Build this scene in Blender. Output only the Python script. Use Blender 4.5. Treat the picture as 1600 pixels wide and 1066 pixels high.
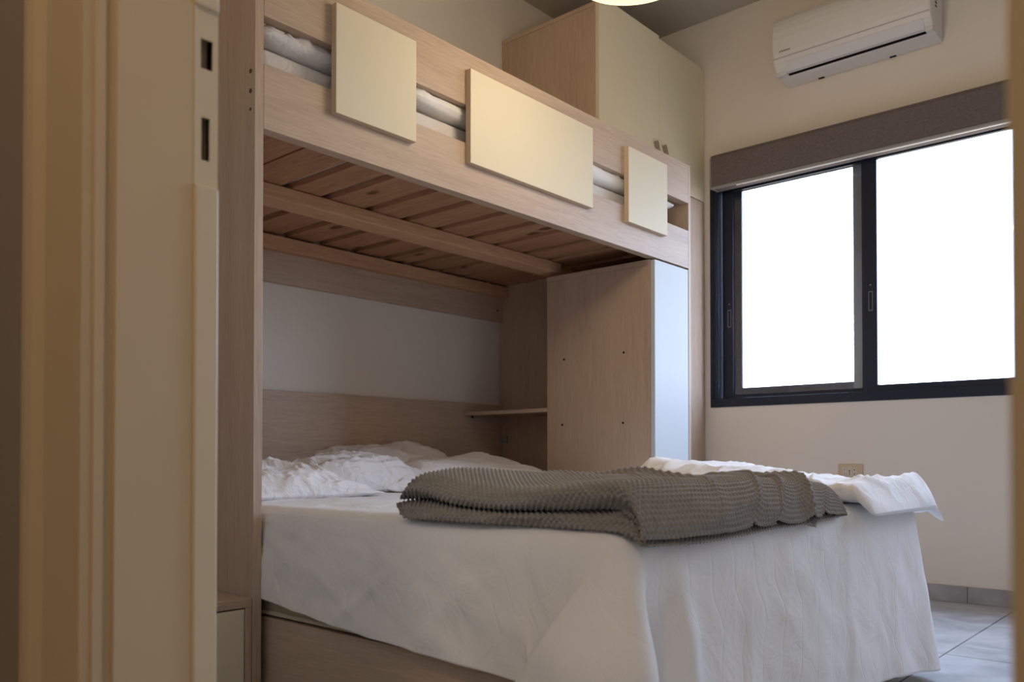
import bpy, bmesh, math, random
import numpy as np
from mathutils import Vector
random.seed(4); R = math.radians
for o in list(bpy.data.objects): bpy.data.objects.remove(o)
SC = bpy.context.scene; COL = SC.collection

# ------------------------------------------------------------------ camera
cam = bpy.data.cameras.new('camera'); co = bpy.data.objects.new('camera', cam); COL.objects.link(co)
SC.camera = co
co.location = (0, 0, .63)
fw = Vector((math.cos(R(41.45)) * math.cos(.0146), math.sin(R(41.45)) * math.cos(.0146), math.sin(.0146)))
co.rotation_euler = fw.to_track_quat('-Z', 'Y').to_euler()
cam.sensor_width = 36; cam.lens = 29.8125; cam.shift_y = .10166
cam.clip_start = .02; cam.clip_end = 200
cam.dof.use_dof = True; cam.dof.focus_distance = 2.35; cam.dof.aperture_fstop = 5.6

# ------------------------------------------------------------------ sky, colour management
SC.view_settings.view_transform = 'Standard'; SC.view_settings.look = 'None'
SC.view_settings.gamma = 1; SC.view_settings.use_curve_mapping = False
SC.view_settings.exposure = 0.52
w = bpy.data.worlds.new('sky'); SC.world = w; w.use_nodes = True
nt = w.node_tree; nt.nodes.clear()
tc = nt.nodes.new('ShaderNodeTexCoord'); sp = nt.nodes.new('ShaderNodeSeparateXYZ')
rp = nt.nodes.new('ShaderNodeValToRGB'); bg = nt.nodes.new('ShaderNodeBackground'); wo = nt.nodes.new('ShaderNodeOutputWorld')
nt.links.new(tc.outputs['Generated'], sp.inputs[0]); nt.links.new(sp.outputs['Z'], rp.inputs[0])
nt.links.new(rp.outputs[0], bg.inputs[0]); nt.links.new(bg.outputs[0], wo.inputs[0])
e = rp.color_ramp.elements
e[0].position = 0.0; e[0].color = (.16, .15, .14, 1)
e[1].position = .012; e[1].color = (.65, .75, 1.0, 1)
q = e.new(.35); q.color = (.62, .73, 1.0, 1)
q = e.new(1.0); q.color = (.54, .67, 1.0, 1)
bg.inputs[1].default_value = 12.0
# light portal filling the window opening (guides sky sampling only)
ld = bpy.data.lights.new('window_portal', 'AREA'); ld.shape = 'RECTANGLE'; ld.size = 2.66; ld.size_y = 1.16
ld.cycles.is_portal = True
lo = bpy.data.objects.new('window_portal', ld); COL.objects.link(lo); lo.location = (4.22, .85, 1.48)
lo.rotation_euler = Vector((-1, 0, 0)).to_track_quat('-Z', 'Y').to_euler()
# ceiling lamp of the hallway behind the camera
hl = bpy.data.lights.new('hall_light', 'POINT'); hl.energy = 18.0; hl.color = (1, .80, .56); hl.shadow_soft_size = .12
ho = bpy.data.objects.new('hall_light', hl); COL.objects.link(ho); ho.location = (-.55, .2, 2.25)
PENDANT_W = 5.5; PENDANT_COL = (1, .80, .55)

# ------------------------------------------------------------------ helpers
def tag(o, label=None, cat=None, group=None, kind=None):
    for k, v in (('label', label), ('category', cat), ('group', group), ('kind', kind)):
        if v: o[k] = v
    return o
def empty(name, loc=(0, 0, 0), **kw):
    o = bpy.data.objects.new(name, None); COL.objects.link(o); o.location = loc; o.empty_display_size = .1
    return tag(o, **kw)
def link(name, me, m, parent=None, smooth=False, bevel=0, **kw):
    me.materials.append(m) if m else None
    o = bpy.data.objects.new(name, me); COL.objects.link(o)
    if parent:
        o.parent = parent
        off = parent.location.copy(); p = parent.parent
        while p: off += p.location; p = p.parent
        me.transform(__import__('mathutils').Matrix.Translation(-off))
    if smooth:
        me.polygons.foreach_set('use_smooth', [True] * len(me.polygons))
    if bevel:
        b = o.modifiers.new('bevel', 'BEVEL'); b.width = bevel; b.segments = 2; b.limit_method = 'ANGLE'; b.angle_limit = R(40)
    return tag(o, **kw)
def boxes(name, lst, m, parent=None, bevel=0, smooth=False, **kw):
    vs, fs = [], []
    for (x0, y0, z0, x1, y1, z1) in lst:
        n = len(vs)
        vs += [(x0, y0, z0), (x1, y0, z0), (x1, y1, z0), (x0, y1, z0), (x0, y0, z1), (x1, y0, z1), (x1, y1, z1), (x0, y1, z1)]
        fs += [tuple(n + i for i in f) for f in ((3, 2, 1, 0), (4, 5, 6, 7), (0, 1, 5, 4), (1, 2, 6, 5), (2, 3, 7, 6), (3, 0, 4, 7))]
    me = bpy.data.meshes.new(name); me.from_pydata(vs, [], fs)
    return link(name, me, m, parent, smooth, bevel, **kw)
def box(name, b, m, parent=None, bevel=.0012, **kw): return boxes(name, [b], m, parent, bevel, **kw)
def prism(name, pts, axis, a, b, m, parent=None, bevel=0, smooth=False, **kw):
    """closed polygon extruded along axis; pts are the other two coordinates in xyz order"""
    def mk(p, t):
        return {'x': (t, p[0], p[1]), 'y': (p[0], t, p[1]), 'z': (p[0], p[1], t)}[axis]
    n = len(pts); vs = [mk(p, a) for p in pts] + [mk(p, b) for p in pts]
    fs = [tuple(range(n)), tuple(range(2 * n - 1, n - 1, -1))] + [(i, i + n, (i + 1) % n + n, (i + 1) % n) for i in range(n)]
    me = bpy.data.meshes.new(name); me.from_pydata(vs, [], fs)
    bm = bmesh.new(); bm.from_mesh(me); bmesh.ops.recalc_face_normals(bm, faces=bm.faces); bm.to_mesh(me); bm.free()
    return link(name, me, m, parent, smooth, bevel, **kw)
def cyl(name, c, r, h, axis, m, parent=None, seg=20, r2=None, caps=True, **kw):
    bm = bmesh.new(); bmesh.ops.create_cone(bm, cap_ends=caps, segments=seg, radius1=r, radius2=r if r2 is None else r2, depth=h)
    if axis == 'x': bmesh.ops.rotate(bm, cent=(0, 0, 0), matrix=__import__('mathutils').Matrix.Rotation(R(90), 3, 'Y'), verts=bm.verts)
    if axis == 'y': bmesh.ops.rotate(bm, cent=(0, 0, 0), matrix=__import__('mathutils').Matrix.Rotation(R(90), 3, 'X'), verts=bm.verts)
    bmesh.ops.translate(bm, vec=c, verts=bm.verts)
    me = bpy.data.meshes.new(name); bm.to_mesh(me); bm.free()
    o = link(name, me, m, parent, **kw)
    for p in me.polygons: p.use_smooth = len(p.vertices) == 4
    return o
def tube(name, pts, r, m, parent=None, seg=8, **kw):
    cu = bpy.data.curves.new(name, 'CURVE'); cu.dimensions = '3D'; s = cu.splines.new('POLY'); s.points.add(len(pts) - 1)
    for i, p in enumerate(pts): s.points[i].co = (*p, 1)
    cu.bevel_depth = r; cu.bevel_resolution = seg // 4; cu.use_fill_caps = True
    t = bpy.data.objects.new('t', cu); COL.objects.link(t)
    me = bpy.data.meshes.new_from_object(t.evaluated_get(bpy.context.evaluated_depsgraph_get()))
    bpy.data.objects.remove(t); me.name = name; me.materials.clear()
    return link(name, me, m, parent, True, **kw)
def grid(name, P, m, parent=None, uv=None, wrap=False, **kw):
    """P: (n, k, 3) array of points; wrap closes the first index"""
    n, k, _ = P.shape; rows = n if wrap else n - 1
    i, j = np.meshgrid(np.arange(rows), np.arange(k - 1), indexing='ij'); i2 = (i + 1) % n
    F = np.stack([i * k + j, i2 * k + j, i2 * k + j + 1, i * k + j + 1], -1).reshape(-1, 4).astype(np.int32)
    me = bpy.data.meshes.new(name)
    me.vertices.add(n * k); me.vertices.foreach_set('co', P.reshape(-1).astype(np.float32))
    me.loops.add(F.size); me.loops.foreach_set('vertex_index', F.reshape(-1))
    me.polygons.add(len(F)); me.polygons.foreach_set('loop_start', np.arange(0, F.size, 4, dtype=np.int32))
    if uv is not None:
        l = me.uv_layers.new(name='UVMap'); l.data.foreach_set('uv', uv.reshape(-1, 2)[F.reshape(-1)].reshape(-1).astype(np.float32))
    me.update(calc_edges=True); me.validate()
    return link(name, me, m, parent, True, **kw)
def normals(P, flip=1):
    du = np.gradient(P, axis=0); dv = np.gradient(P, axis=1); N = np.cross(du, dv)
    return flip * N / (np.linalg.norm(N, axis=-1, keepdims=True) + 1e-9)
def noise(P, sc, seed, octv=3, aniso=(1, 1, 1)):
    rs = np.random.RandomState(seed); out = 0; amp = 1; tot = 0; Q = P * np.array(aniso) * sc
    for o in range(octv):
        for k in range(5):
            d = rs.normal(size=3); d /= np.linalg.norm(d); d2 = rs.normal(size=3); d2 /= np.linalg.norm(d2)
            ph, ph2 = rs.rand(2) * 6.28
            out = out + amp * np.sin((Q @ d) * 6.28 * (2 ** o) * (.6 + .8 * rs.rand()) + ph + 1.3 * np.sin((Q @ d2) * 6.28 * (2 ** o) * .7 + ph2))
        tot += amp * 2.2; amp *= .5
    return out / tot
def ridges(P, sc, seed, aniso=(1, 1, 1), p=2.0):
    """sharp fold lines, 0..1"""
    return np.clip(1 - 2.2 * np.abs(noise(P, sc, seed, 2, aniso)), 0, 1) ** p
def sst(a, b, x): t = np.clip((x - a) / (b - a), 0, 1); return t * t * (3 - 2 * t)

# ------------------------------------------------------------------ materials
def mat(name, col, rough=.6, spec=.4, metal=0, bump=None, vary=0, vscale=3, sheen=0):
    m = bpy.data.materials.new(name); m.use_nodes = True; t = m.node_tree; b = t.nodes['Principled BSDF']
    b.inputs['Base Color'].default_value = (*col, 1); b.inputs['Roughness'].default_value = rough
    b.inputs['Specular IOR Level'].default_value = spec; b.inputs['Metallic'].default_value = metal
    if sheen: b.inputs['Sheen Weight'].default_value = sheen
    if vary or bump: c = t.nodes.new('ShaderNodeTexCoord')
    if vary:
        n = t.nodes.new('ShaderNodeTexNoise'); n.inputs['Scale'].default_value = vscale; n.inputs['Detail'].default_value = 5
        r = t.nodes.new('ShaderNodeValToRGB'); r.color_ramp.elements[0].position = .3; r.color_ramp.elements[1].position = .7
        r.color_ramp.elements[0].color = (*[x * (1 - vary) for x in col], 1); r.color_ramp.elements[1].color = (*[min(1, x * (1 + vary)) for x in col], 1)
        t.links.new(c.outputs['Object'], n.inputs['Vector']); t.links.new(n.outputs['Fac'], r.inputs[0]); t.links.new(r.outputs[0], b.inputs['Base Color'])
    if bump:
        n = t.nodes.new('ShaderNodeTexNoise'); n.inputs['Scale'].default_value = bump[0]; n.inputs['Detail'].default_value = 4
        bu = t.nodes.new('ShaderNodeBump'); bu.inputs['Strength'].default_value = bump[1]; bu.inputs['Distance'].default_value = bump[2]
        t.links.new(c.outputs['Object'], n.inputs['Vector']); t.links.new(n.outputs['Fac'], bu.inputs['Height']); t.links.new(bu.outputs[0], b.inputs['Normal'])
    return m
def wood(name, light, dark, axis, rough=.5, knots=False, fine=1.0, contrast=1.0):
    """procedural timber with the grain running along axis"""
    m = bpy.data.materials.new(name); m.use_nodes = True; t = m.node_tree; L = t.links; b = t.nodes['Principled BSDF']
    b.inputs['Roughness'].default_value = rough; b.inputs['Specular IOR Level'].default_value = .35
    tc = t.nodes.new('ShaderNodeTexCoord'); oi = t.nodes.new('ShaderNodeObjectInfo')
    ad = t.nodes.new('ShaderNodeVectorMath'); ad.operation = 'ADD'
    mu = t.nodes.new('ShaderNodeMath'); mu.operation = 'MULTIPLY'; mu.inputs[1].default_value = 7.0
    L.new(oi.outputs['Random'], mu.inputs[0]); L.new(tc.outputs['Object'], ad.inputs[0]); L.new(mu.outputs[0], ad.inputs[1])
    def layer(s_al, s_ac, det, dist=0):
        mp = t.nodes.new('ShaderNodeMapping'); s = [s_ac] * 3; s['xyz'.index(axis)] = s_al; mp.inputs['Scale'].default_value = s
        n = t.nodes.new('ShaderNodeTexNoise'); n.inputs['Scale'].default_value = 1; n.inputs['Detail'].default_value = det
        n.inputs['Distortion'].default_value = dist; n.inputs['Roughness'].default_value = .6
        L.new(ad.outputs[0], mp.inputs[0]); L.new(mp.outputs[0], n.inputs['Vector']); return n
    a = layer(.7, 9, 3, .8); f = layer(14, 230 * fine, 3); g = layer(3.0, 42, 5, 1.4)
    def mix(x, y, fac):
        q = t.nodes.new('ShaderNodeMix'); q.data_type = 'FLOAT'; q.inputs[0].default_value = fac; L.new(x, q.inputs[2]); L.new(y, q.inputs[3]); return q.outputs[0]
    h = mix(mix(a.outputs['Fac'], g.outputs['Fac'], .45), f.outputs['Fac'], .38)
    r = t.nodes.new('ShaderNodeValToRGB'); e = r.color_ramp.elements
    e[0].position = .5 - .14 / contrast; e[0].color = (*dark, 1); e[1].position = .5 + .12 / contrast; e[1].color = (*light, 1); L.new(h, r.inputs[0]); out = r.outputs[0]
    if knots:
        mp = t.nodes.new('ShaderNodeMapping'); s = [9.0] * 3; s['xyz'.index(axis)] = 4.5; mp.inputs['Scale'].default_value = s; L.new(ad.outputs[0], mp.inputs[0])
        v = t.nodes.new('ShaderNodeTexVoronoi'); v.inputs['Scale'].default_value = 1; L.new(mp.outputs[0], v.inputs['Vector'])
        kr = t.nodes.new('ShaderNodeValToRGB'); kr.color_ramp.elements[0].position = .10; kr.color_ramp.elements[0].color = (.16, .07, .03, 1)
        kr.color_ramp.elements[1].position = .19; kr.color_ramp.elements[1].color = (1, 1, 1, 1); L.new(v.outputs['Distance'], kr.inputs[0])
        mx = t.nodes.new('ShaderNodeMix'); mx.data_type = 'RGBA'; mx.blend_type = 'MULTIPLY'; mx.inputs[0].default_value = .8
        L.new(out, mx.inputs[6]); L.new(kr.outputs[0], mx.inputs[7]); out = mx.outputs[2]
    L.new(out, b.inputs['Base Color'])
    bu = t.nodes.new('ShaderNodeBump'); bu.inputs['Strength'].default_value = .25; bu.inputs['Distance'].default_value = .0006
    L.new(f.outputs['Fac'], bu.inputs['Height']); L.new(bu.outputs[0], b.inputs['Normal'])
    return m
OL, OD = (.57, .43, .315), (.43, .31, .22)
oak_x = wood('light_oak_laminate_along_x', OL, OD, 'x'); oak_y = wood('light_oak_laminate_along_y', OL, OD, 'y'); oak_z = wood('light_oak_laminate_upright', OL, OD, 'z')
pine_x = wood('raw_pine_along_x', (.64, .39, .225), (.48, .265, .14), 'x', .65, False, .6)
pine_y = wood('raw_pine_along_y', (.50, .27, .145), (.31, .155, .075), 'y', .65, True, .6)
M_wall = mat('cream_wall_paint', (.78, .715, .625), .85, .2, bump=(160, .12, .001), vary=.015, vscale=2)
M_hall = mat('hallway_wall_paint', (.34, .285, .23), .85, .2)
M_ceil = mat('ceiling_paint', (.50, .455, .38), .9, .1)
M_door = mat('cream_painted_door_frame', (.70, .55, .35), .45, .4, bump=(60, .06, .001))
M_cream = mat('cream_laminate', (.74, .66, .48), .55, .3)
M_edge = mat('cream_panel_edge', (.60, .47, .33), .5, .3)
M_white = mat('white_lacquer', (.56, .60, .62), .5, .25)
M_marble = mat('grey_marble_skirting', (.36, .34, .345), .4, .4, vary=.18, vscale=9)
M_grout = mat('grey_grout', (.22, .215, .21), .9, .1)
M_alu = mat('black_window_aluminium', (.008, .014, .030), .35, .35)  # blue tint puts the window's bloom and reflection into the base colour
M_alu2 = mat('grey_screen_aluminium', (.19, .20, .22), .4, .5)  # on the screen stile this grey imitates caught light
M_gap = mat('dark_slot', (.008, .007, .007), .9, .1)
M_blind = mat('brown_woven_blind_fabric', (.165, .137, .130), .85, .15, bump=(420, .5, .001), vary=.18, vscale=160)
M_bar = mat('grey_blind_bar', (.30, .29, .27), .4, .4)
M_ac = mat('white_air_conditioner_plastic', (.74, .71, .68), .4, .4)
M_ac2 = mat('light_grey_air_conditioner_plastic', (.70, .685, .69), .4, .4)
M_steel = mat('brushed_steel', (.42, .37, .30), .35, .5, 1)
M_socket = mat('beige_socket_plastic', (.60, .46, .30), .45, .4)
M_socket2 = mat('pale_socket_module', (.66, .57, .46), .45, .4)
M_mattress = mat('beige_mattress_ticking', (.44, .37, .245), .9, .1, bump=(300, .3, .001))
M_rope = mat('ivory_piping', (.60, .50, .37), .8, .1)
M_strike = mat('painted_strike_plate', (.78, .66, .47), .4, .4)
M_bolt = mat('brown_bolt_cap', (.12, .065, .03), .6)
M_shade = mat('cream_lamp_shade', (.80, .70, .50), .8, .1)

def tile_mat():
    m = bpy.data.materials.new('grey_marbled_floor_tile'); m.use_nodes = True; t = m.node_tree; L = t.links; b = t.nodes['Principled BSDF']
    b.inputs['Roughness'].default_value = .28
    tc = t.nodes.new('ShaderNodeTexCoord'); oi = t.nodes.new('ShaderNodeObjectInfo'); ad = t.nodes.new('ShaderNodeVectorMath'); ad.operation = 'ADD'
    L.new(tc.outputs['Object'], ad.inputs[0]); L.new(oi.outputs['Location'], ad.inputs[1])
    n = t.nodes.new('ShaderNodeTexNoise'); n.inputs['Scale'].default_value = 4; n.inputs['Detail'].default_value = 8; n.inputs['Distortion'].default_value = 1.6
    L.new(ad.outputs[0], n.inputs['Vector'])
    r = t.nodes.new('ShaderNodeValToRGB'); e = r.color_ramp.elements; e[0].position = .34; e[0].color = (.36, .38, .40, 1); e[1].position = .62; e[1].color = (.58, .59, .60, 1)
    L.new(n.outputs['Fac'], r.inputs[0]); L.new(r.outputs[0], b.inputs['Base Color']); return m
M_tile = tile_mat()

def cloth(name, col, quilt=None, wr=(9, .5, .012), fine=(700, .15)):
    """bedding cotton: creases in the bump, optional stitched wavy lines laid out in cloth coordinates (metres)"""
    m = bpy.data.materials.new(name); m.use_nodes = True; t = m.node_tree; L = t.links; b = t.nodes['Principled BSDF']
    b.inputs['Base Color'].default_value = (*col, 1); b.inputs['Roughness'].default_value = .85; b.inputs['Specular IOR Level'].default_value = .15
    b.inputs['Sheen Weight'].default_value = .15
    tc = t.nodes.new('ShaderNodeTexCoord')
    n = t.nodes.new('ShaderNodeTexNoise'); n.inputs['Scale'].default_value = wr[0]; n.inputs['Detail'].default_value = 6; n.inputs['Distortion'].default_value = 1.2; n.inputs['Roughness'].default_value = .55
    L.new(tc.outputs['Object'], n.inputs['Vector'])
    bu = t.nodes.new('ShaderNodeBump'); bu.inputs['Strength'].default_value = wr[1]; bu.inputs['Distance'].default_value = wr[2]
    L.new(n.outputs['Fac'], bu.inputs['Height']); last = bu
    if quilt:
        per, amp, wl = quilt
        sx = t.nodes.new('ShaderNodeSeparateXYZ'); L.new(tc.outputs['UV'], sx.inputs[0])
        def M(op, a, bb=None, c=None):
            q = t.nodes.new('ShaderNodeMath'); q.operation = op
            for i, v in enumerate((a, bb, c)):
                if v is None: continue
                if isinstance(v, (int, float)): q.inputs[i].default_value = v
                else: L.new(v, q.inputs[i])
            return q.outputs[0]
        def lines(u, v, per, amp, wl, ph):
            s = M('SINE', M('MULTIPLY_ADD', v, 6.283 / wl, ph)); s2 = M('SINE', M('MULTIPLY_ADD', v, 6.283 / (wl * .43), 1.3))
            uu = M('ADD', M('MULTIPLY_ADD', s, amp, u), M('MULTIPLY', s2, amp * .35))
            d = M('ABSOLUTE', M('SUBTRACT', M('FRACT', M('DIVIDE', uu, per)), .5))
            return M('SUBTRACT', 1.0, M('SMOOTH_MIN', M('DIVIDE', d, .055 * .1 / per), 1.0, .2))
        a = lines(sx.outputs[0], sx.outputs[1], per, amp, wl, 0.0)
        # arcs that close the channels into scales every so often
        k = lines(sx.outputs[1], sx.outputs[0], wl * .75, .035, per * 2, .6)
        k2 = M('MULTIPLY', k, .5)
        h = M('MULTIPLY', M('MAXIMUM', a, k2), -1.0)
        b2 = t.nodes.new('ShaderNodeBump'); b2.inputs['Strength'].default_value = .9; b2.inputs['Distance'].default_value = .0007
        L.new(h, b2.inputs['Height']); L.new(bu.outputs[0], b2.inputs['Normal']); last = b2
    L.new(last.outputs[0], b.inputs['Normal']); return m
M_spread = cloth('white_quilted_cotton', (.80, .775, .755), (.085, .016, .26), (7, .55, .012))
M_pillow = cloth('white_crumpled_cotton', (.80, .78, .775), None, (11, .75, .02))
M_duvet = cloth('white_duvet_cotton', (.84, .82, .80), None, (9, .5, .012))
M_sheet = cloth('pale_sheet_cotton', (.74, .71, .69), None, (14, .6, .012))
M_throw = mat('grey_taupe_waffle_wool', (.255, .232, .205), .95, .1, bump=(900, .4, .001), vary=.10, vscale=60, sheen=.35)

# ================================================================== STRUCTURE
ZC = 2.965; XW = 4.06; YB = 2.80
# floor: slab with tiles
fl = box('floor', (-1.45, -1.6, -.12, 4.30, 2.95, -.009), M_grout, bevel=0, kind='structure')
tiles = bpy.data.meshes.new('floor_tile'); g = .0022; s = .30 - g
bm = bmesh.new(); bmesh.ops.create_cube(bm, size=1); bmesh.ops.scale(bm, vec=(.6 - g * 2, .6 - g * 2, .009), verts=bm.verts)
bmesh.ops.bevel(bm, geom=[e_ for e_ in bm.edges if all(v.co.z > 0 for v in e_.verts)], offset=.0012, segments=1, affect='EDGES')
bmesh.ops.translate(bm, vec=(0, 0, -.0045), verts=bm.verts); bm.to_mesh(tiles); bm.free(); tiles.materials.append(M_tile)
x = 2.965 - .6 * 7 + .3
while x < 4.3:
    y = .767 - .6 * 3 + .3
    while y < 3.0:
        if not (x + .3 > XW and False):
            o = bpy.data.objects.new('floor_tile', tiles); COL.objects.link(o); o.parent = fl; o.location = (x, y, random.uniform(-.0004, 0))
        y += .6
    x += .6
WT = 4.26   # outer face of the window wall
WY0, WY1, WZ0, WZ1 = -.47, 2.18, .893, 2.085
boxes('wall_window', [(XW, -1.35, 0, WT, 2.95, WZ0), (XW, -1.35, WZ1, WT, 2.95, ZC), (XW, -1.35, WZ0, WT, WY0, WZ1), (XW, WY1, WZ0, WT, 2.95, WZ1)], M_wall, kind='structure')
box('wall_back', (.35, YB, 0, XW, YB + .15, ZC), M_wall, bevel=0, kind='structure')
box('wall_right', (.47, -1.35, 0, XW, -1.20, ZC), M_wall, bevel=0, kind='structure')
boxes('wall_entry', [(.351, .855, 0, .47, YB, ZC), (.351, -1.35, 0, .47, .0505, ZC), (.351, .0505, 2.12, .47, .855, ZC)], M_wall, kind='structure')
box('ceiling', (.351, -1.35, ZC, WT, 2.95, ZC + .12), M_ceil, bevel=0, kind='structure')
boxes('wall_hall', [(-1.45, 1.75, 0, .351, 1.9, 2.6), (-1.45, -1.6, 0, .351, -1.45, 2.6), (-1.6, -1.6, 0, -1.45, 1.9, 2.6),
                    (.343, .99, 0, .3505, 1.75, 2.6), (.343, -1.45, 0, .3505, -.09, 2.6), (.343, -.09, 2.20, .3505, .99, 2.6)], M_hall, kind='structure')
box('ceiling_hall', (-1.6, -1.6, 2.6, .351, 1.9, 2.7), M_hall, bevel=0, kind='structure')
bb = empty('baseboard_window', (XW, 0, 0), kind='structure')
ys = [2.17, 1.55, .955, .355, -.245, -.845, -1.2]
for a, b_ in zip(ys[:-1], ys[1:]): box('stone_slab', (XW - .013, b_ + .001, 0, XW, a - .001, .071), M_marble, bb, .0015)

# door opening: casing, lining, lipping with strike plate
d1 = empty('door_1', (.40, .45, 0), kind='structure')
prof = [(.3505, .988), (.332, .987), (.327, .980), (.3255, .966), (.3275, .954), (.332, .944), (.3345, .938), (.334, .930), (.334, .850), (.3345, .8465), (.3450, .8465), (.3455, .8430), (.3545, .8425), (.3550, .8465), (.3640, .8465), (.3645, .840), (.4445, .840), (.4445, .858), (.3505, .858)]
prism('casing', prof, 'z', 0, 2.18, M_door, d1)
Z0, Z1 = .918, 1.109
boxes('door_lipping', [(.4446, .8360, 0, .4715, .858, Z0), (.4446, .8360, Z1, .4715, .858, 2.18)], M_strike, d1, .002)
hz = [(1.044, 1.076, .4515, .4655), (.946, .992, .4525, .4625)]   # latch and bolt openings
pl = [(.4446, .8395, Z0, .4715, .8420, hz[1][0]), (.4446, .8395, hz[1][1], .4715, .8420, hz[0][0]), (.4446, .8395, hz[0][1], .4715, .8420, Z1)]
for za, zb, xa, xb in hz: pl += [(.4446, .8395, za, xa, .8420, zb), (xb, .8395, za, .4715, .8420, zb)]
sp_ = boxes('strike_plate', pl, M_strike, d1)
boxes('strike_pocket', [(.4446, .857, Z0, .4715, .858, Z1), (.4446, .842, Z0, .4500, .857, Z1), (.4670, .842, Z0, .4715, .857, Z1)], M_gap, d1)
boxes('casing', [(.334, -.09, 0, .3505, .0655, 2.18), (.334, -.09, 2.18, .3505, .988, 2.30)], M_door, d1, .002)
boxes('lining', [(.3505, .0505, 0, .4715, .0655, 2.11), (.3505, .0655, 2.10, .4715, .842, 2.12)], M_door, d1, .002)

# window
wn = empty('window_1', (4.10, 1.36, WZ0), kind='structure')
fx0, fx1 = XW - .006, XW + .075
fr = 'frame'
boxes(fr, [(fx0, WY0, WZ0, fx1, WY1, WZ0 + .045), (fx0, WY0, WZ1 - .045, fx1, WY1, WZ1), (fx0, WY1 - .049, WZ0 + .045, fx1, WY1, WZ1 - .045), (fx0, WY0, WZ0 + .045, fx1, WY0 + .049, WZ1 - .045),
           (fx0 - .004, WY1 - .022, WZ0 + .045, fx0, WY1 - .016, WZ1 - .045), (fx0 - .004, WY1 - .040, WZ0 + .045, fx0, WY1 - .034, WZ1 - .045)], M_alu, wn, .0015)
def sash(xa, xb, y0, y1, z0, z1, st, rb, rt, st2=None):
    f = boxes('sash', [(xa, y0, z0, xb, y0 + st, z1), (xa, y1 - (st2 or st), z0, xb, y1, z1), (xa, y0 + st, z0, xb, y1 - (st2 or st), z0 + rb), (xa, y0 + st, z1 - rt, xb, y1 - (st2 or st), z1)], M_alu, wn, .002)
    return f
ZF0, ZF1 = WZ0 + .045, WZ1 - .045
# right sash, inner track
s1 = sash(XW + .006, XW + .030, .475, 1.391, ZF0 - .01, ZF1, .05, .040, .018, .062)
s3 = sash(XW + .032, XW + .052, WY0 + .052, .535, ZF0 - .01, ZF1, .05, .040, .012, .05)
# left sash, next track
s2 = sash(XW + .032, XW + .052, 1.395, WY1 - .052, ZF0 - .01, ZF1, .012, .03, .012, .062)
# insect screen sash behind the left half
scn = boxes('screen_frame', [(XW + .054, 2.028, ZF0, XW + .070, 2.07, ZF1), (XW + .054, 1.455, ZF0, XW + .070, 2.028, ZF0 + .056), (XW + .054, 1.455, ZF1 - .014, XW + .070, 2.028, ZF1)], M_alu, wn, .002)
box('screen_stile_lit', (XW + .053, 1.408, ZF0 - .005, XW + .070, 1.4549, ZF1), M_alu2, wn, .002)  # same frame as the dark screen parts, caught light put into its lighter grey
def glass(tint, refl=.06):
    m = bpy.data.materials.new('window_glass'); m.use_nodes = True; t = m.node_tree; t.nodes.clear()
    tr = t.nodes.new('ShaderNodeBsdfTransparent'); tr.inputs[0].default_value = (*tint, 1); gl = t.nodes.new('ShaderNodeBsdfGlossy'); gl.inputs['Roughness'].default_value = .02
    mx = t.nodes.new('ShaderNodeMixShader'); mx.inputs[0].default_value = refl; ou = t.nodes.new('ShaderNodeOutputMaterial')
    t.links.new(tr.outputs[0], mx.inputs[1]); t.links.new(gl.outputs[0], mx.inputs[2]); t.links.new(mx.outputs[0], ou.inputs[0]); return m
M_glass = glass((.94, .96, .96), .05)
M_net = glass((.86, .86, .87), .0)
box('pane', (XW + .016, .525, ZF0 + .030, XW + .020, 1.329, ZF1 - .012), M_glass, s1, 0)
box('pane', (XW + .040, WY0 + .102, ZF0 + .030, XW + .044, .485, ZF1 - .012), M_glass, s3, 0)
box('pane', (XW + .040, 1.407, ZF0 + .02, XW + .044, WY1 - .114, ZF1 - .012), M_glass, s2, 0)
box('insect_mesh', (XW + .0615, 1.455, ZF0 + .056, XW + .0625, 2.028, ZF1 - .014), M_net, scn, 0)
for yy, xx, ps in ((1.358, XW + .006, s1), (2.088, XW + .032, s2)):
    boxes('finger_pull', [(xx - .002, yy - .010, 1.315, xx, yy - .007, 1.405), (xx - .002, yy + .007, 1.315, xx, yy + .010, 1.405), (xx - .002, yy - .010, 1.402, xx, yy + .010, 1.406), (xx - .002, yy - .010, 1.314, xx, yy + .010, 1.318)], M_alu2, ps, .001)
    cyl('screw', (xx - .001, yy, 1.435), .004, .003, 'x', M_alu2, ps, 10)

# ================================================================== BUNK BED
bk = empty('loft_bunk_bed', (1.10, 1.75, 0), label='built-in light oak bunk above the double bed, three cream panels on its rail', cat='bunk bed')
box('end_panel', (1.076, 1.75, 0, 1.099, YB - .004, 1.90), oak_z, bk, .001)
box('end_panel', (3.074, 1.75, 0, 3.091, YB - .004, 1.832), oak_z, bk, .001)
box('side_rail', (1.0995, 1.75, 1.404, 3.0735, 1.785, 1.559), oak_x, bk, .0012)
box('guard_rail', (1.0995, 1.75, 1.672, 3.0735, 1.785, 1.830), oak_x, bk, .0012)
for xa, xb in ((1.293, 1.562), (1.776, 2.384), (2.606, 2.877)):
    pn = box('guard_panel', (xa, 1.7301, 1.4965, xb, 1.7498, 1.7745), M_cream, bk, .0008)
    boxes('panel_edging', [(xa - .0006, 1.7305, 1.4965, xa, 1.7498, 1.7745), (xa, 1.7305, 1.4959, xb, 1.7498, 1.4965), (xa, 1.7305, 1.7745, xb, 1.7498, 1.7751)], M_edge, pn)
box('back_rail', (1.0995, 2.775, 1.290, 3.0735, 2.795, 1.60), oak_x, bk)
box('headboard', (1.0995, 2.775, .22, 3.0735, 2.795, .883), oak_x, bk, label='oak panel low on the wall behind the pillows')
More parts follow.
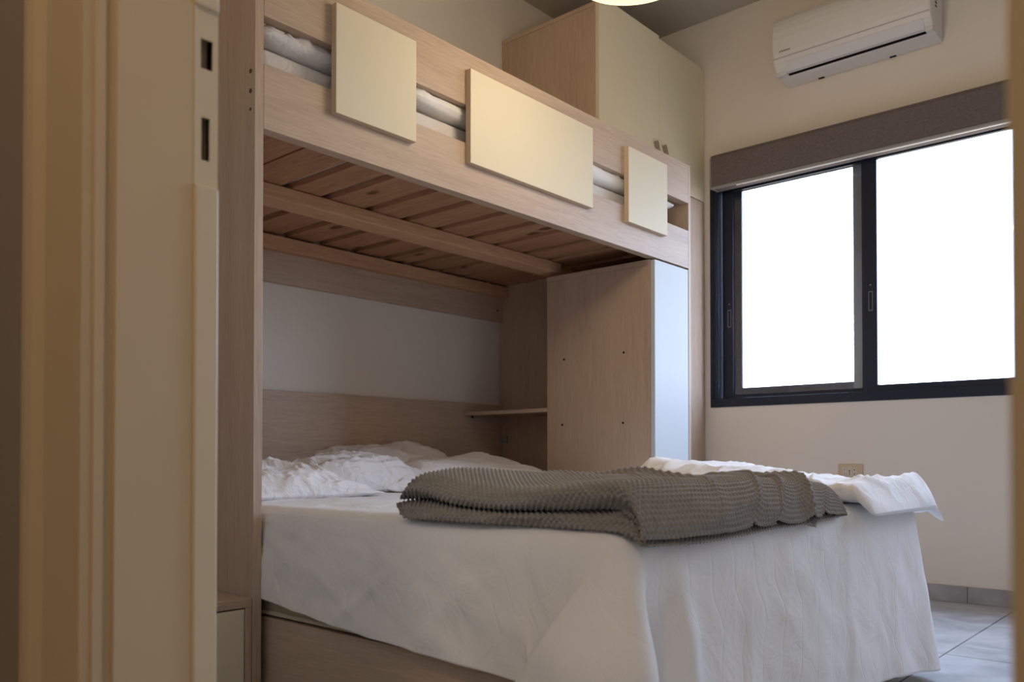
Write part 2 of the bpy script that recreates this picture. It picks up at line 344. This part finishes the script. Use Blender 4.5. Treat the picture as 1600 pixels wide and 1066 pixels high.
box('slat_ledge', (1.0995, 2.735, 1.405, 3.0735, 2.7745, 1.456), pine_x, bk, .002)
box('slat_ledge', (1.0995, 1.7855, 1.420, 3.0735, 1.812, 1.4555), pine_x, bk, .002)
box('centre_beam', (1.0995, 2.245, 1.420, 2.865, 2.340, 1.464), pine_x, bk, .004)
gx = [1.165, 1.335, 1.495, 1.640, 1.815, 1.977, 2.140, 2.303, 2.448, 2.625, 2.785, 2.955, 3.09]
prev = 1.101
for i, gc in enumerate(gx):
    gw = .019 if i not in (1,) else .004
    a, b_ = prev, min(gc - gw, 3.072)
    zz = 1.4655
    sl = box('slat', (a, 1.789 + random.uniform(0, .004), zz, b_, 2.770 - random.uniform(0, .006), zz + .019), pine_y, bk, .0015)
    prev = gc + gw
for u_, z_, r_ in ((1.768, 1.537, .0055), (1.768, 1.490, .0055), (1.768, 1.447, .0038), (1.768, 1.714, .0055)):
    cyl('bolt_cap', (1.0755, u_, z_), r_, .0014, 'x', M_bolt, bk, 12, label='dark bolt hole')
cyl('bolt_cap', (3.035, 2.7745, 1.345), .005, .001, 'y', M_gap, bk, 8)
# corner bracket under the niche shelf
boxes('corner_bracket', [(3.050, 2.765, .70, 3.0735, 2.7745, .735), (3.064, 2.740, .70, 3.0735, 2.7745, .735)], M_bar, bk, .002, label='small pale metal corner bracket')

# upper mattress, bedding in the bunk
def rbox(name, b, m, rad, parent=None, **kw):
    o = box(name, b, m, parent, rad, **kw); o.modifiers['bevel'].segments = 4
    o.data.polygons.foreach_set('use_smooth', [True] * len(o.data.polygons)); return o
rbox('bunk_mattress', (1.112, 1.788, 1.4855, 2.955, 2.75, 1.620), M_sheet, .02, label='pale mattress lying on the slats of the upper bunk', cat='mattress')

def slab(name, m, x0, x1, y0, y1, zb, zt, seed, top=None, power=.55, nx=170, ny=110, lump=.012, wr=.008, wsc=3.0, an=(1, 1, 1), deform=None, nose=.08, **kw):
    """soft closed cloth volume: flattened superellipse section swept along y, wrinkled"""
    th = np.linspace(0, 2 * np.pi, nx, endpoint=False); v = np.linspace(0, 1, ny)
    T, V = np.meshgrid(th, v, indexing='ij')
    c, s_ = np.cos(T), np.sin(T)
    ex = np.sign(c) * np.abs(c) ** power; ez = np.sign(s_) * np.abs(s_) ** .75
    L = y1 - y0; Y = y0 + L * V
    dd = np.minimum(V, 1 - V) * L
    en = np.sqrt(np.clip(1 - (1 - np.clip(dd / nose, 0, 1)) ** 2, 0, 1))
    w_ = (x1 - x0) / 2; X = (x0 + x1) / 2 + ex * (w_ - nose * .5 + nose * .5 * en)
    ht = (zt - zb) / 2; Zt = ez * en
    P = np.stack([X, Y, np.zeros_like(X)], -1)
    tp = top(X, Y) if top else 0 * X
    zc = zb + ht
    P[..., 2] = np.where(Zt > 0, zc + Zt * (ht + tp), zc + Zt * ht)
    N = normals(P, -1)
    Q = P.copy()
    k = np.clip(Zt + .6, .0, 1)[..., None] * en[..., None]
    P = P + N * k * (lump * noise(Q, 2.2, seed, 2)[..., None] + wr * (ridges(Q, wsc, seed + 7, an)[..., None] + .5 * ridges(Q, wsc * 2.1, seed + 9, an)[..., None]))
    if deform is not None: P = deform(P)
    P[..., 2] = np.maximum(P[..., 2], zb)if deform is None else P[..., 2]
    return grid(name, P, m, wrap=True, **kw)

slab('bunk_duvet', M_duvet, 1.585, 2.995, 1.764, 2.62, 1.6215, 1.676, 12, lump=.010, wr=.014, wsc=4.4, nose=.03, an=(.6, 1.4, 1.4), nx=200, ny=160,
     label='white crumpled duvet seen through the gaps of the upper bunk rail', cat='duvet')
def bp(P):
    return P
slab('bunk_pillow', M_pillow, 1.104, 1.555, 1.766, 2.45, 1.6215, 1.680, 31, lump=.012, wr=.016, wsc=4.2, nx=180, ny=140, nose=.05, power=.7,
     label='white pillow stuffed behind the left end of the upper bunk rail', cat='pillow')

# ================================================================== CLOSET UNDER THE BUNK END
cl = empty('closet_unit', (2.94, 2.25, 0), label='narrow oak closet under the bunk end with white front and two open shelves', cat='cabinet')
sd = box('side_panel', (2.809, 1.7705, 0, 2.827, 2.281, 1.378), oak_z, cl)
box('top_panel', (2.807, 1.7705, 1.3785, 3.073, 2.281, 1.399), oak_x, cl)
for u_, z_ in ((2.189, 1.041), (1.890, 1.046), (2.199, .767), (1.894, .767)):
    cyl('pin_hole', (2.8088, u_, z_), .0048, .001, 'x', M_gap, sd, 10)
box('door', (2.8155, 1.7502, .03, 3.070, 1.7695, 1.397), M_white, cl, .0015, label='plain white glossy door')
box('divider', (2.827, 2.263, 0, 3.073, 2.281, 1.378), oak_z, cl)
box('shelf', (2.807, 2.2815, .824, 3.073, 2.7735, .841), oak_y, cl)
box('shelf', (2.807, 2.2815, .556, 3.073, 2.7735, .573), oak_y, cl)
cyl('shelf_pin', (2.83, 2.745, .818), .004, .012, 'z', M_gap, cl, 8)

# ================================================================== WARDROBE
wd = empty('wardrobe', (3.57, 2.5, 0), label='tall wardrobe in the corner with cream upper doors and oak sides, behind the bunk', cat='wardrobe')
box('side_panel', (3.095, 2.2335, 0, 3.113, YB - .004, 2.672), oak_z, wd)
box('side_panel', (4.036, 2.2335, 0, 4.054, YB - .004, 2.672), oak_z, wd)
box('top_panel', (3.093, 2.2335, 2.6725, 4.055, YB - .004, 2.692), oak_y, wd)
box('back_panel', (3.113, YB - .010, 0, 4.036, YB - .004, 2.672), oak_z, wd)
box('middle_shelf', (3.113, 2.2335, 1.98, 4.036, YB - .0105, 1.998), oak_x, wd)
da = box('upper_door', (3.095, 2.212, 1.996, 3.604, 2.2325, 2.717), M_cream, wd, .0015)
db = box('upper_door', (3.6065, 2.212, 1.992, 4.054, 2.2325, 2.704), M_cream, wd, .0015)
box('lower_door', (3.095, 2.212, .06, 3.604, 2.2325, 1.989), oak_z, wd, .0015)
box('lower_door', (3.6065, 2.212, .06, 4.054, 2.2325, 1.986), oak_z, wd, .0015)
for xx, dr in ((3.570, da), (3.648, db)):
    hp = [(xx - .019, 2.172), (xx - .008, 2.182), (xx + .020, 2.125), (xx + .011, 2.118)]
    prism('handle', hp, 'y', 2.192, 2.212, M_steel, dr, .002, label='small tapered metal handle')

# ================================================================== LOW CABINET AT LEFT
lc = empty('low_cabinet', (.80, 2.1, 0), label='low oak cabinet with a cream door at the left of the bunk end panel', cat='cabinet')
box('top_panel', (.475, 1.75, .285, 1.0745, 2.79, .306), oak_x, lc)
box('side_panel', (.475, 1.772, 0, .493, 2.79, .2845), oak_z, lc)
box('side_panel', (1.0585, 1.7515, 0, 1.0745, 2.79, .2845), oak_z, lc)
box('door', (.495, 1.7525, .02, 1.0565, 1.7715, .2815), M_cream, lc, .0015)

# ================================================================== DOUBLE BED
bd = empty('double_bed', (1.86, 1.75, 0), label='wide low double bed base in light oak reaching out from under the bunk', cat='bed')
box('side_board', (1.118, .80, .03, 1.136, 2.76, .254), oak_y, bd)
box('side_board', (2.562, .80, .03, 2.580, 2.76, .254), oak_y, bd)
box('foot_board', (1.1365, .80, .03, 2.5615, .818, .254), oak_x, bd)
box('bed_deck', (1.1365, .8185, .225, 2.5615, 2.76, .252), pine_y, bd)
for xx in (1.16, 2.50):
    for yy in (.86, 2.68): box('leg', (xx, yy, 0, xx + .05, yy + .05, .224), oak_z, bd)
mt = rbox('mattress', (1.126, .765, .256, 2.578, 2.745, .478), M_mattress, .02, label='beige mattress on the double bed, its side showing below the lifted bedspread', cat='mattress')
rp_ = [(1.128, y_, .2635) for y_ in np.linspace(2.73, .785, 40)] + [(1.145 + t * 1.41, .768, .2635) for t in np.linspace(0, 1, 20)]
tube('piping', rp_, .0065, M_rope, mt)

# bedspread: one cloth whose skirts wrap the left side, foot and right side
X0, X1, Y0, Y1 = 1.116, 2.588, .745, 2.755; RC = .045
def path(n):
    segs = [('l', (X0, Y1), (X0, Y0 + RC)), ('a', (X0 + RC, Y0 + RC), math.pi, 1.5 * math.pi), ('l', (X0 + RC, Y0), (X1 - RC, Y0)), ('a', (X1 - RC, Y0 + RC), 1.5 * math.pi, 2 * math.pi), ('l', (X1, Y0 + RC), (X1, Y1))]
    pts, nor, S = [], [], []; s0 = 0; cs = []
    for sg in segs:
        if sg[0] == 'l':
            a, b_ = np.array(sg[1]), np.array(sg[2]); L = np.linalg.norm(b_ - a); k = int(L / .011); d = (b_ - a) / L
            for t in np.linspace(0, 1, k, endpoint=False): pts.append(a + (b_ - a) * t); nor.append((d[1], -d[0])); S.append(s0 + L * t)
        else:
            L = RC * math.pi / 2; k = 26; cs.append(s0 + L / 2)
            for t in np.linspace(0, 1, k, endpoint=False):
                an = sg[2] + (sg[3] - sg[2]) * t; nn = (math.cos(an), math.sin(an)); pts.append(np.array(sg[1]) + RC * np.array(nn)); nor.append(nn); S.append(s0 + L * t)
        s0 += L
    nor = np.array(nor, float); nor[:] = nor
    return np.array(pts), nor, np.array(S), cs
pp, nn, S, cs = path(0)
# outward normals: left side -x, foot -y, right +x
cen = np.array([(X0 + X1) / 2, (Y0 + Y1) / 2 + .3]); fl_ = np.sign(np.sum(nn * (pp - cen), axis=1)); nn = nn * fl_[:, None]
L1 = Y1 - Y0 - RC   # length of the left run
yl = Y1 - S
hem = np.interp(S, [0, Y1 - 1.78, Y1 - 1.35, cs[0] - .182, cs[0] - .163, cs[0], cs[0] + .15, cs[0] + .8, cs[1] - .3, cs[1], cs[1] + .25, S[-1]],
                   [.31, .303, .268, .247, .12, .07, .06, .08, .066, .036, .04, .06])
tdn = np.concatenate([np.linspace(0, 1, 70)])
ztop = .497
SS, TT = np.meshgrid(S, tdn, indexing='ij')
PX, PY = pp[:, 0][:, None], pp[:, 1][:, None]; NX, NY = nn[:, 0][:, None], nn[:, 1][:, None]
H = (ztop - hem)[:, None] * TT
rr = .035
def cgauss(s0, w1, w2): return np.exp(-np.where(SS < s0, ((SS - s0) / w1) ** 2, ((SS - s0) / w2) ** 2))
drop = (ztop - hem)[:, None]
off = .004 + .030 * TT * np.clip(drop / .45, .3, 1)
HF = sst(.015, .20, H); se = cs[0] - .03 - .55 * H      # flap of the near corner folded over the left skirt
flap = sst(-.005, .007, SS - se) * (1 - sst(.0, .035, SS - cs[0]))
off += flap * HF * (.055 + .16 * H * np.exp(-((SS - cs[0] + .02) / .07) ** 2))
off -= .022 * HF * sst(.01, .035, SS - cs[0]) * (1 - sst(.095, .125, SS - cs[0]))
off += .016 * HF * np.exp(-((SS - cs[0] - .14) / .035) ** 2)
off += .034 * TT ** 1.1 * cgauss(cs[1], .10, .08)
S3 = np.stack([SS, TT * .35, 0 * SS], -1)
amp = np.clip(drop / .45, .35, 1) * sst(.05, .8, TT)
off += .005 * amp * noise(S3, 2.6, 3, 2, (1, .25, 1)) + 0.0035 * amp * ridges(S3, 1.7, 8, (1, .35, 1), 1.4)
off += .003 * noise(S3, 6, 5, 2, (1, .8, 1)) * sst(0, .3, TT)
# left skirt: slanting drag folds
left = sst(0, .2, SS) * (1 - sst(cs[0] - .15, cs[0] - .02, SS))
S4 = np.stack([SS + H * 1.1, H * .6, 0 * SS], -1)
off += .007 * left * ridges(S4, 2.6, 21, (1, .4, 1), 1.5) * sst(.15, .6, TT)
off = np.maximum(off, -.014)
lim = .0145 + np.maximum(0, 1.70 - PY) * .35; off = np.where(NX < -.5, np.minimum(off, lim), off)
SKx = PX + NX * off; SKy = PY + NY * off; SKz = ztop - rr * 0 - H
sk = np.stack([SKx, SKy, SKz], -1)
# inward part over the bed top, with rounded shoulder
ni = 60; ti = np.linspace(1, 0, ni)
xc = np.clip(PX, X0 + .70, X1 - .70); yc = np.maximum(PY, Y0 + .74)
I = ti[None, :]
ix = PX + (xc - PX) * I; iy = PY + (yc - PY) * I
dist = np.sqrt((ix - PX) ** 2 + (iy - PY) ** 2)
iz = ztop + .014 - .014 * np.clip(1 - dist / .05, 0, 1) ** 2
P3 = np.stack([ix, iy, 0 * ix], -1)
iz = iz + (.004 * noise(P3, 2.5, 44, 3) + .003 * ridges(P3, 3, 45)) * sst(.02, .12, dist)
# soften the shoulder on the skirt side
kk = np.exp(-H / .02); sk[..., 0] += NX * (-.010 * kk); sk[..., 1] += NY * (-.010 * kk)
top = np.stack([ix - NX * .010 * np.exp(-dist / .03), iy - NY * .010 * np.exp(-dist / .03), iz], -1)
full = np.concatenate([top[:, :-1], sk], axis=1)
uv = np.stack([np.concatenate([SS[:, :1] + 0 * dist[:, :-1], SS], 1), np.concatenate([dist[:, :-1] * -1, H], 1)], -1)
bs = grid('bedspread', full, M_spread, uv=uv, label='white quilted bedspread draped over the double bed and hanging to the floor at its foot', cat='bedspread')
so = bs.modifiers.new('thickness', 'SOLIDIFY'); so.thickness = .004; so.offset = -1
zmin = .010

# pillows
def pillow(name, c, w_, d_, h_, rot, tilt, seed, label, wr=.012, **kw):
    n = 90; u = np.linspace(-1, 1, n); U, V = np.meshgrid(u, u, indexing='ij')
    # even out sampling near the rim
    U2, V2 = np.sin(U * np.pi / 2), np.sin(V * np.pi / 2)
    prof_ = (np.clip(1 - np.abs(U2) ** 2.6, 0, 1) ** .62) * (np.clip(1 - np.abs(V2) ** 2.6, 0, 1) ** .62)
    pin = 1 - .09 * (1 - np.abs(V2) ** 2) * np.abs(U2) ** 3; pin2 = 1 - .09 * (1 - np.abs(U2) ** 2) * np.abs(V2) ** 3
    X = U2 * w_ / 2 * pin; Y = V2 * d_ / 2 * pin2
    sh = []
    for sgn in (1, -1):
        Q = np.stack([X, Y, sgn * prof_ * .1], -1)
        Z = sgn * prof_ * h_ / 2
        if sgn > 0:
            edge = sst(0, .35, prof_)
            Z = Z + edge * (.022 * noise(Q, 1.9, seed, 2) + wr * ridges(Q, 3.2, seed + 2, (.7, 1.3, 1)) + wr * .6 * ridges(Q, 6.5, seed + 5, (1.2, .8, 1))) - wr * .4 * edge
            Z = np.maximum(Z, 0)
        else: Z = Z * .55
        sh.append(np.stack([X, Y, Z], -1))
    top_, bot = sh; P = np.concatenate([top_, bot[:, ::-1][:, 1:-1]], axis=1)
    P = np.concatenate([P, P[:, :1]], axis=1)
    ct, st = math.cos(tilt), math.sin(tilt); y_, z_ = P[..., 1].copy(), P[..., 2].copy(); P[..., 1] = y_ * ct - z_ * st; P[..., 2] = y_ * st + z_ * ct
    cr, sr = math.cos(rot), math.sin(rot); x_, y_ = P[..., 0].copy(), P[..., 1].copy(); P[..., 0] = x_ * cr - y_ * sr + c[0]; P[..., 1] = x_ * sr + y_ * cr + c[1]
    P[..., 2] += c[2]
    return grid(name, P, M_pillow, label=label, cat='pillow', **kw)
pg = 'pillows on the double bed'
pillow('pillow', (1.375, 2.19, .538), .52, .50, .15, R(4), R(3), 61, 'crumpled white pillow nearest the bunk end panel, lit bluish by daylight', .014, group=pg)
pillow('pillow', (1.86, 2.44, .545), .80, .48, .17, R(-3), R(6), 71, 'long white pillow in the middle of the double bed', .014, group=pg)
pillow('pillow', (2.27, 2.655, .600), .62, .30, .13, R(0), R(18), 81, 'white pillow peeking up against the oak headboard', .008, group=pg)
pillow('pillow', (2.42, 2.40, .548), .70, .46, .17, R(-16), R(3), 91, 'rounded white pillow beside the dark closet niche', .008, group=pg)

# duvet on the right half of the bed
def dtop(X, Y): return .018 * sst(1.05, 1.35, Y) * (1 - sst(2.15, 2.7, X) * .5) - .020 * sst(1.25, .85, Y) + .014 * np.exp(-((X - 2.13) / .06) ** 2 - ((Y - 1.33) / .05) ** 2)
def ddef(P):
    x_, y_, z_ = P[..., 0], P[..., 1], P[..., 2]
    # shear: left edge follows the blanket
    over = np.clip(.745 - y_, 0, .1); z_ -= np.sqrt(over ** 2 + 1e-4) * 1.3 - .013
    ov = np.clip(x_ - 2.60, 0, .3); z_ -= ov * .55
    crn = np.clip(x_ - 2.66, 0, 1) * sst(1.0, .74, y_); z_ -= crn * .2
    # long fold running along the side that faces the blanket
    g_ = np.exp(-((z_ - (.540 - .05 * (1.35 - y_))) / .010) ** 2) * sst(2.35, 2.2, x_) * sst(.85, 1.0, y_)
    P[..., 0] = x_ + .05 * g_; P[..., 2] = z_
    return P
dv = slab('duvet', M_duvet, 2.08, 2.710, .693, 1.40, .512, .590, 5, top=dtop, lump=.014, wr=.013, wsc=3.0, an=(.42, 1.5, 1), nx=240, ny=170, nose=.055, power=.5, deform=ddef,
          label='white duvet folded on the right half of the bed, overhanging its far corner', cat='duvet')
slab('folded_sheet', M_sheet, 2.08, 2.60, 1.46, 2.10, .512, .553, 15, lump=.006, wr=.006, wsc=3, nose=.10, power=.6, nx=160, ny=120,
     label='low rumpled white sheet between the duvet and the closet side', cat='sheet')

# waffle throw folded at the foot corner
def throw():
    bx0, bx1, by0, by1 = 1.108, 2.03, .722, 1.285
    nt_, nv = 1280, 380
    # closed section (x, z): two stacked rounded folds on the left, tapering to the right
    th = np.linspace(0, 1, nt_, endpoint=False)
    key = [(.50, .500), (.20, .500), (.04, .501), (.008, .508), (.0, .519), (.006, .531), (.028, .5385), (.075, .541), (.03, .5445), (.012, .552), (.006, .566), (.014, .580), (.04, .588), (.12, .5915),
           (.30, .590), (.50, .588), (.66, .583), (.80, .572), (.85, .569), (.885, .555), (.90, .530), (.885, .507), (.80, .500)]
    key = np.array(key); nk = len(key)
    from numpy import interp
    kk_ = np.concatenate([key[-2:], key, key[:3]]); d = np.r_[0, np.cumsum(np.linalg.norm(np.diff(kk_, axis=0), axis=1))]
    tt = np.linspace(d[2], d[2 + nk], nt_, endpoint=False)
    # smooth the polyline by sampling + box filter
    fx_, fz_ = interp(tt, d, kk_[:, 0]), interp(tt, d, kk_[:, 1])
    ker = np.hanning(19); ker /= ker.sum()
    sm = lambda a: np.convolve(np.r_[a[-20:], a, a[:20]], ker, 'same')[20:-20]
    sx_, sz_ = sm(fx_), sm(fz_); arc = tt - tt[0]
    L = by1 - by0; nose_a, nose_r = .085, .050; v = np.linspace(0, L + nose_a - nose_r, nv)
    A_, V = np.meshgrid(arc, v, indexing='ij')
    VA = V
    ph = np.clip(V / nose_a, 0, 1) * np.pi / 2; en = np.sin(ph) ** .9; V = np.where(V < nose_a, nose_r * (1 - np.cos(ph)), V - nose_a + nose_r)
    X = bx0 + np.repeat(sx_[:, None], nv, 1); Zr = np.repeat(sz_[:, None], nv, 1) - .500
    # the fold mouth closes towards the foot corner except for a small roll
    solid = bx0 + .010 * np.ones_like(X)
    nearfoot = 1 - sst(.03, .09, V)
    inx = X - bx0; leftz = (Zr > .022) & (Zr < .066) & (inx < .09)
    mouth = np.clip(inx - .012, 0, 1) * leftz
    seamk = 1 - 1.0 * nearfoot
    X = X - mouth * (1 - np.clip(seamk, 0, 1.2))
    t2 = np.clip((L - V) / .045, 0, 1); en2 = np.sqrt(1 - (1 - t2) ** 2)
    E_ = en * en2
    Zm = .004 + .036 * sst(.06, .35, V)
    taper = 1 - .12 * sst(.0, .9, inx)
    Z = Zm + (Zr - Zm) * E_
    # lateral sag of the folds and thickness changes
    Q = np.stack([X, by0 + V, 0 * X], -1)
    up_ = sst(.02, .06, Zr)
    Z = Z + up_ * (.006 * noise(Q, 1.6, 101, 2) + .012 * np.exp(-((V - .52) / .10) ** 2) * (1 - sst(.1, .4, inx)) - .006 * sst(.15, .35, V) * (1 - sst(.40, .5, V)) * (1 - sst(.0, .3, inx)))
    # pleats fanning over the foot half
    pl_ = ridges(np.stack([X - .5 * (V), .35 * V, 0 * X], -1), 2.3, 105, (1, .6, 1), 2.2)
    rend = 1 - sst(.74, .86, inx)
    Z = Z + up_ * .017 * pl_ * sst(.18, .5, inx) * (1 - .5 * sst(.3, .5, V)) * rend
    pl2 = ridges(np.stack([X - 1.1 * VA, .25 * VA, 0 * X], -1), 3.4, 143, (1, .5, 1), 3.0)
    Z = Z + up_ * .013 * pl2 * sst(.25, .45, inx) * (1 - sst(.22, .4, VA)) * rend
    Yy = by0 + V - .012 * sst(.2, .5, inx) * pl_ * (1 - sst(.0, .12, V)) * (1 - sst(.74, .86, inx)) + .008 * noise(np.stack([X, Z * 3, 0 * X], -1), 1.8, 111, 2) * (1 - sst(.0, .2, V)) 
    # left ends of folds wander a little
    X = X + (inx < .12) * (1 - inx / .12) * (.010 * np.sin(V * 9 + Zr * 40) + .006 * noise(np.stack([V, Zr * 6, 0 * V], -1), 3, 121, 2))
    # foot side slides over the bed edge and droops
    Z = Z + .500
    dro = np.clip(.742 - Yy, 0, .06); low = 1 - sst(.03, .07, Zr); Z = Z - dro * (.35 + .3 * low)
    P = np.stack([X, Yy, Z], -1)
    P[..., 2] = np.where(Yy > .76, np.maximum(P[..., 2], .5125), P[..., 2])
    N = normals(P, -1)
    p_ = .0122
    # cloth coordinates: on the nose the surface runs down, so add the vertical run to v
    vr = VA
    wv = np.cos(2 * np.pi * A_ / p_) * np.cos(2 * np.pi * vr / p_)
    P = P + N * (.0016 * wv - .0018 * np.exp(-((wv + 1) / .6) ** 2))[..., None]
    # sewn edge roll along the back end
    return grid('throw_blanket', P, M_throw, wrap=True, label='grey-taupe waffle knit throw blanket folded at the near corner of the bed', cat='blanket')
throw()

# ================================================================== AIR CONDITIONER
ac = empty('air_conditioner', (XW, 1.39, 2.46), label='white split air conditioner mounted on the wall above the window blind', cat='air conditioner')
ap = [(0, 2.466), (.09, 2.470), (.118, 2.4735), (.122, 2.490), (.134, 2.490), (.150, 2.492), (.166, 2.504), (.1785, 2.520), (.187, 2.540), (.193, 2.565), (.197, 2.595), (.199, 2.63), (.198, 2.665), (.194, 2.695), (.187, 2.718), (.176, 2.735), (.158, 2.746), (.13, 2.751), (.08, 2.752), (0, 2.752)]
prism('body', [(XW - d, z) for d, z in ap], 'y', 1.038, 1.745, M_ac, ac, .010)
lp = [(.1335, 2.4795), (.152, 2.483), (.181, 2.519), (.1765, 2.5215), (.150, 2.493), (.134, 2.4895)]
prism('louvre', [(XW - d, z) for d, z in lp], 'y', 1.072, 1.690, M_ac2, ac, .0015)
prism('air_outlet', [(XW - d, z) for d, z in [(.119, 2.4745), (.131, 2.4775), (.131, 2.489), (.119, 2.489)]], 'y', 1.072, 1.690, M_gap, ac)
for ya_, yb_ in ((1.040, 1.0715), (1.6905, 1.743)): box('outlet_cheek', (XW - .150, ya_, 2.473, XW - .118, yb_, 2.492), M_ac2, ac, .003)
boxes('panel_seam', [(XW - .1905, 1.040, 2.5405, XW - .1895, 1.743, 2.5425)], M_bar, ac)
for yy in (1.575, 1.245): boxes('grille_clip', [(XW - .022, yy - .014, 2.4645, XW - .008, yy + .014, 2.4665)], M_gap, ac)
boxes('side_vent', [(XW - .12, 1.0372, 2.585, XW - .095, 1.0382, 2.592), (XW - .12, 1.0372, 2.600, XW - .095, 1.0382, 2.607), (XW - .12, 1.0372, 2.615, XW - .095, 1.0382, 2.622)], M_gap, ac)
boxes('small_logo', [(XW - .1995, 1.700 - i * .011, 2.565, XW - .1955, 1.707 - i * .011, 2.571) for i in range(5)], M_bar, ac, label='tiny grey maker mark, too small to read')

# ================================================================== ROLLER BLIND
rb = empty('roller_blind', (XW, 1.3, 2.1), label='rolled-up brown fabric blind in its cassette across the top of the window', cat='blind')
bx = XW - .090
bpf = [(XW - .001, 2.028), (XW - .070, 2.028), (bx, 2.036), (bx, 2.180), (bx + .010, 2.198), (bx + .026, 2.205), (XW - .001, 2.205)]
prism('cassette', bpf, 'y', -.52, 2.128, M_blind, rb, .003)
prism('end_cap', bpf, 'y', 2.1285, 2.137, M_bar, rb, .003)
box('bottom_bar', (bx - .001, -.52, 2.0215, bx + .012, 2.132, 2.034), M_bar, rb, .002)
box('bar_edge_glint', (bx + .004, -.52, 2.0165, bx + .012, 1.99, 2.0212), mat('white_bar_glint', (.85, .84, .80), .3, .5), rb, .001)  # white strip painting the reflection on the bar's bottom edge

# ================================================================== SOCKET
so_ = empty('wall_socket', (XW, 1.452, .565), label='beige three-module wall socket low on the wall below the window', cat='socket')
box('face_plate', (XW - .009, 1.394, .523, XW, 1.510, .599), M_socket, so_, .004)
for k in range(3):
    yc_ = 1.478 - k * .0235
    md = box('socket_module', (XW - .011, yc_ - .0105, .540, XW - .009, yc_ + .0105, .584), M_socket2, so_, .001)
    if k != 1:
        for zz in (.552, .572): cyl('socket_hole', (XW - .0112, yc_, zz), .0030 if k else .0022, .001, 'x', M_gap, md, 10)
    else:
        cyl('socket_hole', (XW - .0112, yc_, .568), .0030, .001, 'x', M_gap, md, 10)
        boxes('key_slot', [(XW - .0118, yc_ - .0012, .546, XW - .0108, yc_ + .0012, .566)], M_gap, md)

# ================================================================== PENDANT LAMP
PX_, PY_, PZ_ = 1.875, 1.234, 1.911
pd = empty('pendant_lamp', (PX_, PY_, PZ_), label='lit round cream pendant lamp hanging over the bed, cut off by the top edge', cat='lamp')
cyl('shade', (PX_, PY_, PZ_ + .085), .163, .17, 'z', M_shade, pd, 64, .150, False)
em = bpy.data.materials.new('glowing_diffuser'); em.use_nodes = True; et = em.node_tree; et.nodes.clear()
ee = et.nodes.new('ShaderNodeEmission'); ee.inputs[0].default_value = (1, .84, .52, 1); ee.inputs[1].default_value = 1.02; eo = et.nodes.new('ShaderNodeOutputMaterial'); et.links.new(ee.outputs[0], eo.inputs[0])
cyl('diffuser', (PX_, PY_, PZ_ + .004), .1615, .004, 'z', em, pd, 64)
cyl('cord', (PX_, PY_, (PZ_ + .17 + ZC) / 2), .003, ZC - PZ_ - .17, 'z', M_ac, pd, 8)
cyl('ceiling_rose', (PX_, PY_, ZC - .012), .045, .023, 'z', M_ac, pd, 24)
boxes('spider', [(PX_ - .15, PY_ - .003, PZ_ + .160, PX_ + .15, PY_ + .003, PZ_ + .166)], M_ac, pd)
pl_d = bpy.data.lights.new('pendant_bulb', 'POINT'); pl_d.energy = PENDANT_W; pl_d.color = PENDANT_COL; pl_d.shadow_soft_size = .13
pl_o = bpy.data.objects.new('pendant_bulb', pl_d); COL.objects.link(pl_o); pl_o.location = (PX_, PY_, PZ_ - .14)

pu_d = bpy.data.lights.new('upper_wall_fill', 'POINT'); pu_d.energy = 9.0; pu_d.color = PENDANT_COL; pu_d.shadow_soft_size = .05  # fill light added above the shade to brighten the upper walls
pu_o = bpy.data.objects.new('upper_wall_fill', pu_d); COL.objects.link(pu_o); pu_o.location = (PX_, PY_, PZ_ + .205)
